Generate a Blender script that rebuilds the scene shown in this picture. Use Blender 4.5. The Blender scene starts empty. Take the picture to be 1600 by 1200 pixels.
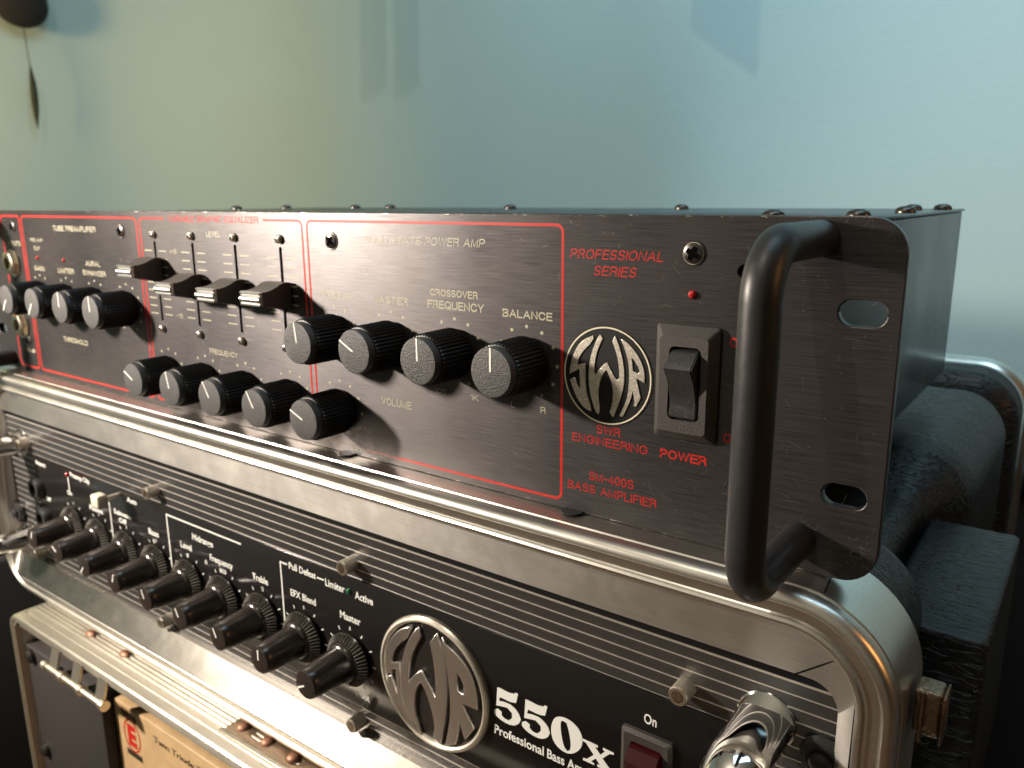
import bpy, bmesh, math, random
from mathutils import Vector, Matrix
random.seed(7)
S = 0.001                      # every length below is in millimetres
R = math.radians
scn = bpy.context.scene
C = scn.collection

# ------------------------------------------------------------------ camera
cam_d = bpy.data.cameras.new('camera'); cam = bpy.data.objects.new('camera', cam_d); C.objects.link(cam)
rt, up, bk = (0.80512, 0.59307, -0.00768), (-0.12797, 0.18633, 0.97412), (0.57915, -0.7833, 0.22591)
m = Matrix.Identity(4)
for i in range(3):
    m[i][0], m[i][1], m[i][2] = rt[i], up[i], bk[i]
m[0][3], m[1][3], m[2][3] = 36.456*S, -196.254*S, 93.152*S
cam.matrix_world = m
cam_d.sensor_fit = 'HORIZONTAL'; cam_d.sensor_width = 36; cam_d.lens = 28.351
cam_d.clip_start = 0.005; cam_d.clip_end = 60
cam_d.dof.use_dof = True; cam_d.dof.focus_distance = 0.224; cam_d.dof.aperture_fstop = 22
scn.camera = cam

# ------------------------------------------------------------------ world, lamps, exposure
w = bpy.data.worlds.new('World'); scn.world = w; w.use_nodes = True
w.node_tree.nodes['Background'].inputs[0].default_value = (0.55, 0.62, 0.66, 1)
w.node_tree.nodes['Background'].inputs[1].default_value = 0.05
scn.view_settings.view_transform = 'Standard'; scn.view_settings.look = 'None'
scn.view_settings.exposure = 0; scn.view_settings.gamma = 1
scn.cycles.use_denoising = True
scn.cycles.max_bounces = 8
scn.cycles.caustics_reflective = False; scn.cycles.caustics_refractive = False
scn.cycles.sample_clamp_indirect = 4

def point_light(name, loc, power, col, rad):
    d = bpy.data.lights.new(name, 'POINT'); d.energy = power; d.color = col; d.shadow_soft_size = rad*S
    o = bpy.data.objects.new(name, d); C.objects.link(o); o.location = [v*S for v in loc]; return o
def area_light(name, loc, target, power, col, sx, sy, spread=180):
    d = bpy.data.lights.new(name, 'AREA'); d.energy = power; d.color = col; d.shape = 'RECTANGLE'
    d.size = sx*S; d.size_y = sy*S; d.spread = R(spread)
    o = bpy.data.objects.new(name, d); C.objects.link(o); o.location = [v*S for v in loc]
    v = (Vector(target)-Vector(loc)).normalized()
    o.rotation_euler = v.to_track_quat('-Z', 'Y').to_euler(); return o
lamp = point_light('desk_lamp_bulb', (-588, -334, 186), 62.0, (1.0, 0.88, 0.76), 24)
sd = bpy.data.lights.new('desk_lamp_bulb', 'SPOT'); sd.energy = 36; sd.color = (1.0, .87, .74); sd.shadow_soft_size = 24*S
sd.spot_size = R(112); sd.spot_blend = .75; lamp.data = sd
lamp.rotation_euler = Vector((400, 338, -200)).to_track_quat('-Z', 'Y').to_euler()
point_light('ceiling_bulb', (-250, -700, 1350), 16.0, (1.0, 0.90, 0.76), 12)
area_light('window_light', (150, 350, 1500), (-480, 1150, 220), 10.0, (0.52, 0.81, 1.0), 1000, 700, 112)
area_light('added_orange_light', (880, 90, 400), (0, 0, -20), 1.6, (1.0, 0.45, 0.14), 220, 380)  # orange light added at the right for the glint on the rim
area_light('room_light', (-1640, -420, 430), (-1990, 120, 370), 5.0, (1.0, 0.66, 0.27), 200, 200, 100)

# ------------------------------------------------------------------ materials
def mat(name, col, rough=0.5, metal=0.0, spec=None, coat=None):
    mt = bpy.data.materials.new(name); mt.use_nodes = True
    b = mt.node_tree.nodes['Principled BSDF']
    b.inputs['Base Color'].default_value = (*col, 1); b.inputs['Roughness'].default_value = rough
    b.inputs['Metallic'].default_value = metal
    if spec is not None: b.inputs['Specular IOR Level'].default_value = spec
    if coat: b.inputs['Coat Weight'].default_value = coat
    return mt
def nd(mt, t, **kw):
    n = mt.node_tree.nodes.new(t)
    for k, v in kw.items(): setattr(n, k, v)
    return n
def lk(mt, a, b): mt.node_tree.links.new(a, b)
def noise(mt, scale=(1, 1, 1), s=1.0, detail=4, rough=0.5, kind='noise'):
    """noise on object coordinates in mm"""
    tc = nd(mt, 'ShaderNodeTexCoord'); mp = nd(mt, 'ShaderNodeMapping')
    mp.inputs['Scale'].default_value = [1000*v*s for v in scale]
    lk(mt, tc.outputs['Object'], mp.inputs['Vector'])
    if kind == 'noise':
        n = nd(mt, 'ShaderNodeTexNoise'); n.inputs['Scale'].default_value = 1
        n.inputs['Detail'].default_value = detail; n.inputs['Roughness'].default_value = rough
        lk(mt, mp.outputs[0], n.inputs['Vector']); return n.outputs['Fac']
    n = nd(mt, 'ShaderNodeTexVoronoi'); n.inputs['Scale'].default_value = 1
    if kind == 'edge': n.feature = 'DISTANCE_TO_EDGE'
    lk(mt, mp.outputs[0], n.inputs['Vector']); return n.outputs['Distance']
def ramp(mt, fac, stops):
    r = nd(mt, 'ShaderNodeValToRGB'); cr = r.color_ramp
    while len(cr.elements) < len(stops): cr.elements.new(0.5)
    for e, (p, c) in zip(cr.elements, stops):
        e.position = p; e.color = (c, c, c, 1) if isinstance(c, (int, float)) else (*c, 1)
    lk(mt, fac, r.inputs[0]); return r.outputs[0]
def mixc(mt, fac, a, b):
    n = nd(mt, 'ShaderNodeMix', data_type='RGBA')
    for sock, v in ((n.inputs[0], fac), (n.inputs[6], a), (n.inputs[7], b)):
        if isinstance(v, bpy.types.NodeSocket): lk(mt, v, sock)
        else: sock.default_value = v if isinstance(v, (int, float)) else (*v, 1)
    return n.outputs[2]
def bsdf(mt): return mt.node_tree.nodes['Principled BSDF']
def bump(mt, h, strength=0.3, dist=0.2):
    n = nd(mt, 'ShaderNodeBump'); n.inputs['Strength'].default_value = strength
    n.inputs['Distance'].default_value = dist*S
    lk(mt, h, n.inputs['Height']); lk(mt, n.outputs[0], bsdf(mt).inputs['Normal'])
def aniso(mt, amt, vec=(0, .25, 1), rot=0.0):
    b = bsdf(mt); b.inputs['Anisotropic'].default_value = amt; b.inputs['Anisotropic Rotation'].default_value = rot
    v = nd(mt, 'ShaderNodeCombineXYZ')
    for i in range(3): v.inputs[i].default_value = vec[i]
    lk(mt, v.outputs[0], b.inputs['Tangent'])
def math_(mt, op, a, b=0.0):
    n = nd(mt, 'ShaderNodeMath', operation=op)
    for i, v in enumerate((a, b)):
        if isinstance(v, bpy.types.NodeSocket): lk(mt, v, n.inputs[i])
        else: n.inputs[i].default_value = v
    return n.outputs[0]

# brushed black anodised front panel, with fine light scratches and dust
M_panel = mat('black_anodised', (0.06, 0.053, 0.05), 0.42, 0.75)
grain = noise(M_panel, (0.09, 1, 5.5), 0.8, 3, 0.7)
big = noise(M_panel, (1, 1, 1), 0.018, 3)
chips = noise(M_panel, (1, 1, 1), 0.9, 2, 0.6)
dust = ramp(M_panel, chips, [(0.0, 0), (0.76, 0), (0.785, 0.5), (1, 0.6)])
scr = noise(M_panel, (0.22, 1, 2.2), 0.5, 2, 0.8)
scr = ramp(M_panel, scr, [(0, 0), (0.70, 0), (0.74, 0.22), (1, 0.3)])
c0 = mixc(M_panel, ramp(M_panel, grain, [(0.3, 0), (0.75, 1)]), (0.027, 0.025, 0.026), (0.100, 0.095, 0.099))
c1 = mixc(M_panel, ramp(M_panel, big, [(0.35, 0.0), (0.7, 0.35)]), c0, (0.08, 0.07, 0.065))
c2 = mixc(M_panel, math_(M_panel, 'MAXIMUM', dust, scr), c1, (0.36, 0.32, 0.27))
# worn bare metal along the very top and bottom edge
tc = nd(M_panel, 'ShaderNodeTexCoord'); sx = nd(M_panel, 'ShaderNodeSeparateXYZ'); lk(M_panel, tc.outputs['Object'], sx.inputs[0])
dz = math_(M_panel, 'ABSOLUTE', math_(M_panel, 'SUBTRACT', sx.outputs[2], 44.05*S))
nearedge = math_(M_panel, 'MULTIPLY', math_(M_panel, 'SUBTRACT', dz, 43.55*S), 1500.0)
wn = noise(M_panel, (0.12, 1, 0.6), 1.1, 5, 0.8)
wear = math_(M_panel, 'MULTIPLY', ramp(M_panel, nearedge, [(0, 0), (0.6, 1)]), ramp(M_panel, wn, [(0.56, 0), (0.64, 1)]))
c3 = mixc(M_panel, wear, c2, (0.55, 0.5, 0.45))
lk(M_panel, c3, bsdf(M_panel).inputs['Base Color'])
lk(M_panel, ramp(M_panel, big, [(0.3, 0.36), (0.75, 0.50)]), bsdf(M_panel).inputs['Roughness'])
bump(M_panel, grain, 0.3, 0.06)
aniso(M_panel, 0.7)

M_red = mat('red_print', (0.42, 0.02, 0.015), 0.27, 0, 0.7)
M_cream = mat('cream_print', (0.33, 0.31, 0.22), 0.5)
M_gold = mat('logo_silver', (0.78, 0.72, 0.62), 0.34, 0.9)
gn = noise(M_gold, (1, 1, 1), 2.2, 4, 0.7); bump(M_gold, gn, 0.5, 0.12)
lk(M_gold, mixc(M_gold, ramp(M_gold, gn, [(0.35, 0), (0.6, 1)]), (0.50, 0.44, 0.36), (0.88, 0.83, 0.74)), bsdf(M_gold).inputs['Base Color'])
M_ringp = mat('logo_ring', (0.72, 0.68, 0.52), 0.35, 0.3)
M_blk = mat('black_plastic', (0.009, 0.009, 0.009), 0.42, 0, 0.3)
M_cap = mat('grained_black_plastic', (0.034, 0.034, 0.034), 0.5, 0, 0.5)
kn = noise(M_cap, (1, 1, 1), 2.4, 3, 0.6); bump(M_cap, kn, 0.9, 0.3)
M_bez = mat('matt_black_plastic', (0.035, 0.031, 0.028), 0.55, 0, 0.4)
bn = noise(M_bez, (1, 1, 1), 2.4, 3, 0.6); bump(M_bez, bn, 0.7, 0.2)
M_rock = mat('rocker_plastic', (0.022, 0.021, 0.021), 0.38, 0, 0.5)
rn = noise(M_rock, (1, 1, 1), 0.5, 4, 0.6)
rd = noise(M_rock, (1, 1, 1), 2.6, 2, 0.6)
lk(M_rock, mixc(M_rock, ramp(M_rock, rd, [(0, 0), (0.66, 0), (0.70, 0.7)]), (0.022, 0.021, 0.021), (0.25, 0.22, 0.17)), bsdf(M_rock).inputs['Base Color'])
lk(M_rock, ramp(M_rock, rn, [(0.3, 0.28), (0.7, 0.5)]), bsdf(M_rock).inputs['Roughness'])
M_white = mat('white_pointer', (0.72, 0.72, 0.68), 0.4)
M_chassis = mat('black_enamel', (0.010, 0.012, 0.013), 0.28, 0, 0.25)
cn = noise(M_chassis, (1, 1, 1), 0.02, 3); lk(M_chassis, ramp(M_chassis, cn, [(0.3, 0.24), (0.7, 0.30)]), bsdf(M_chassis).inputs['Roughness'])
M_handle = mat('black_handle_paint', (0.012, 0.012, 0.013), 0.4, 0, 0.4)
hn = noise(M_handle, (1, 1, 1), 0.5, 4, 0.6)
hs = noise(M_handle, (2.6, 2.6, 0.5), 0.5, 3, 0.7)
lk(M_handle, mixc(M_handle, ramp(M_handle, hs, [(0, 0), (0.70, 0), (0.76, 0.5)]), (0.014, 0.014, 0.015), (0.09, 0.08, 0.07)), bsdf(M_handle).inputs['Base Color'])
lk(M_handle, ramp(M_handle, hn, [(0.3, 0.36), (0.7, 0.46)]), bsdf(M_handle).inputs['Roughness']); bump(M_handle, hn, 0.06, 0.1)
M_blackscrew = mat('black_oxide_screw', (0.07, 0.065, 0.06), 0.3, 0.85)
M_screw = mat('nickel_screw', (0.80, 0.74, 0.63), 0.33, 1)
M_slidersilver = mat('silver_slider_foil', (0.72, 0.72, 0.70), 0.28, 1)
M_sliderblk = mat('slider_cap_plastic', (0.05, 0.042, 0.036), 0.5)
M_jack = mat('nickel_jack', (0.78, 0.70, 0.54), 0.25, 1)
M_hole = mat('dark_opening', (0.003, 0.003, 0.003), 0.9, 0, 0.0)
M_led = mat('red_led', (0.35, 0.006, 0.01), 0.12, 0, 0.6, 0.6)
M_ledg = mat('green_led', (0.01, 0.09, 0.035), 0.15, 0, 0.6, 0.6)
def brushed(name, col, rough, vec=(0, .25, 1), sc=(0.05, 1, 3), an=0.6):
    mt = mat(name, col, rough, 1)
    g = noise(mt, sc, 0.9, 3, 0.7); bg = noise(mt, (1, 1, 1), 0.03, 4, 0.6)
    sm = noise(mt, (1, 1, 1), 0.11, 5, 0.65)
    a = mixc(mt, ramp(mt, g, [(0.3, 0), (0.7, 1)]), tuple(v*0.82 for v in col), col)
    a = mixc(mt, ramp(mt, sm, [(0.5, 0), (0.8, 0.06)]), a, tuple(v*0.6 for v in col))
    lk(mt, a, bsdf(mt).inputs['Base Color'])
    r2 = math_(mt, 'ADD', math_(mt, 'MULTIPLY', bg, 0.08), rough-0.03)
    r3 = math_(mt, 'ADD', r2, math_(mt, 'MULTIPLY', ramp(mt, sm, [(0.45, 0), (0.75, 1)]), 0.035))
    lk(mt, r3, bsdf(mt).inputs['Roughness'])
    bump(mt, g, 0.12, 0.05); aniso(mt, an, vec); return mt
M_alu = brushed('brushed_aluminium', (0.70, 0.68, 0.64), 0.36)
M_rim = brushed('extruded_aluminium', (0.72, 0.69, 0.63), 0.30, an=0.3)
M_rim.node_tree.links.remove(bsdf(M_rim).inputs['Tangent'].links[0]); bsdf(M_rim).inputs['Anisotropic'].default_value = 0
M_lip = brushed('glare_dimmed_aluminium', (0.40, 0.38, 0.34), 0.27)  # aluminium colour lowered to hold down the lamp glare on the bottom lip
M_alud = brushed('dull_aluminium', (0.70, 0.66, 0.57), 0.38)
M_chrome = mat('chrome', (0.88, 0.86, 0.84), 0.07, 1)
M_rib = mat('black_gloss_faceplate', (0.15, 0.15, 0.152), 0.26, 0.85, 0.6)
rb = noise(M_rib, (1, 1, 1), 0.07, 5, 0.7); rs = noise(M_rib, (1, 1, 1), 1.0, 5, 0.8)
lk(M_rib, mixc(M_rib, math_(M_rib, 'MULTIPLY', ramp(M_rib, rb, [(0.48, 0), (0.62, 1)]), ramp(M_rib, rs, [(0.42, 0), (0.7, 0.5)])), (0.15, 0.15, 0.152), (0.28, 0.28, 0.27)), bsdf(M_rib).inputs['Base Color'])
M_ridge = mat('bare_metal_ridge', (0.85, 0.8, 0.74), 0.45, 1)
M_over = mat('black_gloss_overlay', (0.010, 0.009, 0.009), 0.16, 0, 0.45)
M_prt = mat('white_print', (0.62, 0.63, 0.6), 0.45)
M_k550 = mat('glossy_black_knob', (0.022, 0.018, 0.016), 0.2, 0, 0.5)
M_skr = mat('pale_skirt_rib', (0.16, 0.15, 0.135), 0.3, 0.3)  # cream-grey, paler than the knob
M_rub = mat('black_rubber', (0.02, 0.02, 0.02), 0.35)
M_shell = mat('textured_black_shell', (0.006, 0.008, 0.009), 0.45, 0, 0.33)
sn = noise(M_shell, (0.28, 0.28, 0.28), 0.75, 1, 0.4)
tcs = nd(M_shell, 'ShaderNodeTexCoord'); mps = nd(M_shell, 'ShaderNodeMapping'); mps.inputs['Scale'].default_value = (110, 470, 300)
lk(M_shell, tcs.outputs['Object'], mps.inputs[0]); wv = nd(M_shell, 'ShaderNodeTexNoise'); wv.inputs['Scale'].default_value = 1
wv.inputs['Detail'].default_value = 1.5; wv.inputs['Distortion'].default_value = 0.6; lk(M_shell, mps.outputs[0], wv.inputs['Vector'])
lk(M_shell, mixc(M_shell, 0.0, (0.006, 0.008, 0.009), (0, 0, 0)), bsdf(M_shell).inputs['Base Color'])
ab = math_(M_shell, 'ABSOLUTE', math_(M_shell, 'SUBTRACT', wv.outputs['Fac'], 0.5))
fine = noise(M_shell, (1, 1, 1), 1.3, 3, 0.6)
bump(M_shell, math_(M_shell, 'ADD', ramp(M_shell, ab, [(0.0, 0), (0.035, 0.8), (0.2, 1)]), math_(M_shell, 'MULTIPLY', fine, 0.2)), 0.8, 0.8)
M_groove = mat('dark_grey_plastic', (0.03, 0.036, 0.04), 0.45)  # even dark grey base colour
M_dbr = mat('tarnished_brass', (0.20, 0.14, 0.09), 0.35, 0.9)
dn = noise(M_dbr, (1, 1, 1), 0.35, 4, 0.6); bump(M_dbr, dn, 0.9, 1.2)
M_vinyl = mat('black_vinyl', (0.016, 0.014, 0.013), 0.6)
vn = noise(M_vinyl, (1, 1, 1), 1.2, 3, 0.6); bump(M_vinyl, vn, 0.8, 0.3)
M_tan = mat('tan_label_board', (0.48, 0.30, 0.12), 0.5)
tn = noise(M_tan, (1, 1, 1), 0.08, 5, 0.7)
lk(M_tan, mixc(M_tan, ramp(M_tan, tn, [(0.35, 0), (0.7, 1)]), (0.36, 0.25, 0.13), (0.27, 0.18, 0.09)), bsdf(M_tan).inputs['Base Color'])
M_ink = mat('black_ink', (0.02, 0.015, 0.012), 0.5)
M_rust = mat('rusty_rivet', (0.22, 0.11, 0.07), 0.5, 0.7)
ru = noise(M_rust, (1, 1, 1), 1.2, 3, 0.6); bump(M_rust, ru, 0.5, 0.2)
M_bronze = mat('worn_bronze_strip', (0.36, 0.27, 0.19), 0.4, 0.9)
br = noise(M_bronze, (1, 1, 1), 0.5, 4, 0.6); bump(M_bronze, br, 0.5, 0.4)
M_wall = mat('painted_wall', (0.36, 0.50, 0.49), 0.75, 0, 0.2)
wn1 = noise(M_wall, (1, 1, 1), 0.003, 4, 0.6); wn2 = noise(M_wall, (1, 1, 1), 0.12, 3, 0.6)
lk(M_wall, mixc(M_wall, wn1, (0.50, 0.665, 0.685), (0.53, 0.68, 0.675)), bsdf(M_wall).inputs['Base Color']); bump(M_wall, wn2, 0.35, 1.5)
M_dim = mat('room_wall', (0.70, 0.68, 0.63), 0.8)
M_wood = mat('dark_floorboards', (0.10, 0.05, 0.028), 0.5)
fl = noise(M_wood, (0.01, 0.2, 1), 0.3, 4); lk(M_wood, mixc(M_wood, fl, (0.34, 0.19, 0.11), (0.18, 0.10, 0.06)), bsdf(M_wood).inputs['Base Color'])
M_felt = mat('dark_fabric', (0.02, 0.018, 0.018), 0.9)
M_feather = mat('dark_feather', (0.05, 0.055, 0.035), 0.9)
M_orange = mat('brown_wall', (0.12, 0.08, 0.06), 0.7)

# ------------------------------------------------------------------ mesh helpers
def link(name, me, mt, parent=None, smooth=False):
    o = bpy.data.objects.new(name, me); C.objects.link(o)
    if mt and not me.materials: me.materials.append(mt)
    if parent: o.parent = parent
    if smooth:
        for p in me.polygons: p.use_smooth = True
    return o
def mesh(vs, fs, name='mesh'):
    me = bpy.data.meshes.new(name); me.from_pydata([tuple(c*S for c in v) for v in vs], [], fs); me.update(); return me
def fix(me):
    bm = bmesh.new(); bm.from_mesh(me); bmesh.ops.remove_doubles(bm, verts=bm.verts, dist=1e-7)
    bmesh.ops.recalc_face_normals(bm, faces=bm.faces); bm.to_mesh(me); bm.free(); return me
def flat(name, vs, fs, mt, parent=None, smooth=False): return link(name, fix(mesh(vs, fs, name)), mt, parent, smooth)
def auto(o, ang=35):
    for p in o.data.polygons: p.use_smooth = True
    o.data.set_sharp_from_angle(angle=R(ang)); return o
def box_me(b, bev=0, seg=2, name='box'):
    x0, x1, y0, y1, z0, z1 = b
    vs = [(x, y, z) for x in (x0, x1) for y in (y0, y1) for z in (z0, z1)]
    fs = [(0, 1, 3, 2), (4, 6, 7, 5), (0, 4, 5, 1), (2, 3, 7, 6), (0, 2, 6, 4), (1, 5, 7, 3)]
    me = fix(mesh(vs, fs, name))
    if bev:
        bm = bmesh.new(); bm.from_mesh(me)
        bmesh.ops.bevel(bm, geom=bm.edges[:]+bm.verts[:], offset=bev*S, segments=seg, profile=0.5, affect='EDGES')
        bm.to_mesh(me); bm.free()
    return me
def box(name, b, mt, parent=None, bev=0, seg=2):
    o = link(name, box_me(b, bev, seg, name), mt, parent)
    if bev: auto(o, 50)
    return o
def curve_me(outlines, thick, bevel=0.0):
    cu = bpy.data.curves.new('outline', 'CURVE'); cu.dimensions = '2D'; cu.fill_mode = 'BOTH'
    cu.extrude = thick/2*S; cu.bevel_depth = bevel*S; cu.bevel_resolution = 1
    for L in outlines:
        sp = cu.splines.new('POLY'); sp.points.add(len(L)-1); sp.use_cyclic_u = True
        for p, (x, z) in zip(sp.points, L): p.co = (x*S, z*S, 0, 1)
    o = bpy.data.objects.new('tmp', cu); C.objects.link(o)
    me = bpy.data.meshes.new_from_object(o.evaluated_get(bpy.context.evaluated_depsgraph_get()))
    bpy.data.objects.remove(o); me.materials.clear(); return me
def plate(name, outlines, y0, y1, mt, parent=None, bevel=0.0):
    """2D outlines in (x, z) given depth from y0 (front) to y1 (back)"""
    me = curve_me(outlines, y1-y0-2*bevel, bevel)
    me.transform(Matrix(((1, 0, 0, 0), (0, 0, -1, (y0+y1)/2*S), (0, 1, 0, 0), (0, 0, 0, 1))))
    return link(name, me, mt, parent)
def rrect(x0, x1, z0, z1, r, seg=8):
    pts = []
    for cx, cz, a0 in ((x1-r, z1-r, 0), (x0+r, z1-r, 90), (x0+r, z0+r, 180), (x1-r, z0+r, 270)):
        for i in range(seg+1):
            a = R(a0+90*i/seg); pts.append((cx+r*math.cos(a), cz+r*math.sin(a)))
    return pts
def slot(cx, cz, wd, h, seg=8): return rrect(cx-wd/2, cx+wd/2, cz-h/2, cz+h/2, h/2-.001 if h < wd else wd/2-.001, seg)
def circ(cx, cz, r, n=32): return [(cx+r*math.cos(2*math.pi*i/n), cz+r*math.sin(2*math.pi*i/n)) for i in range(n)]
def smoothpoly(L, it=1):
    for _ in range(it):
        N = []
        for i, p in enumerate(L):
            q = L[(i+1) % len(L)]; o = L[i-1]
            a = Vector((p[0]-o[0], p[1]-o[1])); b = Vector((q[0]-p[0], q[1]-p[1]))
            if a.length and b.length and a.angle(b) < R(38):
                N += [(p[0]*.75+o[0]*.25, p[1]*.75+o[1]*.25), (p[0]*.75+q[0]*.25, p[1]*.75+q[1]*.25)]
            else: N.append(p)
        L = N
    return L
def lathe_me(prof, seg=32, flute=0, cap=True, axis='y', tooth=None):
    """prof: (r, t), t measured out of the panel (towards -y)"""
    vs, fs = [], []
    for j, (r, t) in enumerate(prof):
        for i in range(seg):
            a = 2*math.pi*i/seg; rr = r
            if flute and tooth and tooth[0] <= j <= tooth[1] and i % 2: rr = r-flute
            vs.append((rr*math.cos(a), -t, rr*math.sin(a)))
    for j in range(len(prof)-1):
        for i in range(seg):
            k = (i+1) % seg; fs.append((j*seg+i, j*seg+k, (j+1)*seg+k, (j+1)*seg+i))
    if cap:
        fs.append(tuple(range(seg))); n = (len(prof)-1)*seg; fs.append(tuple(n+i for i in range(seg)))
    return fix(mesh(vs, fs, 'turned'))
def lathe(name, prof, loc, mt, parent=None, seg=32, ang=35, **kw):
    o = link(name, lathe_me(prof, seg, **kw), mt, parent); o.location = [v*S for v in loc]; auto(o, ang); return o
def tube(name, pts, r, mt, parent=None, seg=16, cap=True, rz=None):
    """round bar along a list of points; bends are already in the list"""
    P = [Vector(p) for p in pts]; vs, fs = [], []
    T = [(P[min(i+1, len(P)-1)]-P[max(i-1, 0)]).normalized() for i in range(len(P))]
    n = Vector((1, 0, 0)) if abs(T[0].x) < .9 else T[0].orthogonal().normalized()
    for i, p in enumerate(P):
        n = (n-T[i]*n.dot(T[i])).normalized(); b = T[i].cross(n)
        for k in range(seg):
            a = 2*math.pi*k/seg; vs.append(p+n*math.cos(a)*r+b*math.sin(a)*(rz or r))
    for i in range(len(P)-1):
        for k in range(seg):
            q = (k+1) % seg; fs.append((i*seg+k, i*seg+q, (i+1)*seg+q, (i+1)*seg+k))
    if cap: fs += [tuple(range(seg)), tuple((len(P)-1)*seg+k for k in range(seg))]
    o = flat(name, vs, fs, mt, parent); auto(o, 50); return o
def bend(pts, r, n=8):
    """round the inner corners of a polyline"""
    out = [Vector(pts[0])]
    for a, b, c in zip(pts, pts[1:], pts[2:]):
        a, b, c = Vector(a), Vector(b), Vector(c); u = (a-b).normalized(); v = (c-b).normalized()
        ctr = b+(u+v)*r
        for i in range(n+1):
            t = math.pi/2*i/n; out.append(ctr-v*r*math.cos(t)-u*r*math.sin(t))
    out.append(Vector(pts[-1])); return out
def ribbon(name, pts, wd, y, mt, parent=None, closed=False):
    n = len(pts); vs, fs = [], []
    for i, p in enumerate(pts):
        p = Vector(p); a = Vector(pts[i-1]) if (i or closed) else None; b = Vector(pts[(i+1) % n]) if (i < n-1 or closed) else None
        d1 = (p-a).normalized() if a else None; d2 = (b-p).normalized() if b else None
        d1 = d1 or d2; d2 = d2 or d1; t = (d1+d2).normalized(); nn = Vector((-t.y, t.x)); k = wd/2/max(0.3, abs(nn.dot(Vector((-d1.y, d1.x)))))
        for s in (1, -1): q = p+nn*k*s; vs.append((q.x, y, q.y))
    for i in range(n if closed else n-1):
        j = (i+1) % n; fs.append((2*i, 2*j, 2*j+1, 2*i+1))
    return flat(name, vs, fs, mt, parent)
def loop_me(loops):
    n = len(loops[0]); vs = [v for L in loops for v in L]; fs = []
    for j in range(len(loops)-1):
        for i in range(n): k = (i+1) % n; fs.append((j*n+i, j*n+k, (j+1)*n+k, (j+1)*n+i))
    return vs, fs
def rim(name, prof, x0, x1, z0, z1, r, mt, parent=None, seg=12, close=True, ang=40):
    """sweep profile [(inset, y)] round a rounded rectangle"""
    pr_ = prof+[prof[0]] if close else prof
    loops = [[(x, y, z) for x, z in rrect(x0+o, x1-o, z0+o, z1-o, max(r-o, 1.2), seg)] for o, y in pr_]
    vs, fs = loop_me(loops); o = flat(name, vs, fs, mt, parent); auto(o, ang); return o
def text(s, x0, x1, z, h, y, mt, parent, bold=0.0, shear=0.0, name='lettering', label=None, rot=None):
    cu = bpy.data.curves.new('t', 'FONT'); cu.body = s; cu.size = 1; cu.offset = bold; cu.shear = shear; cu.resolution_u = 3
    o = bpy.data.objects.new('tmp', cu); C.objects.link(o)
    me = bpy.data.meshes.new_from_object(o.evaluated_get(bpy.context.evaluated_depsgraph_get()))
    bpy.data.objects.remove(o); me.materials.clear()
    xs = [v.co.x for v in me.vertices]; zs = [v.co.y for v in me.vertices]
    capz = 0.7  # cap height of the built-in face, roughly
    kx = (x1-x0)/(max(xs)-min(xs)); kz = h/capz
    for v in me.vertices: v.co = ((x0+(v.co.x-min(xs))*kx)*S, y*S, (z+v.co.y*kz)*S)
    me.update()
    ob = link(name, me, mt, parent)
    for p in me.polygons:
        pass
    if label: ob['label'] = label
    return ob
def _arc(cx, cy, rx, ry, a0, a1, n=8): return [(cx+rx*math.cos(R(a0+(a1-a0)*i/n)), cy+ry*math.sin(R(a0+(a1-a0)*i/n))) for i in range(n+1)]
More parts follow.
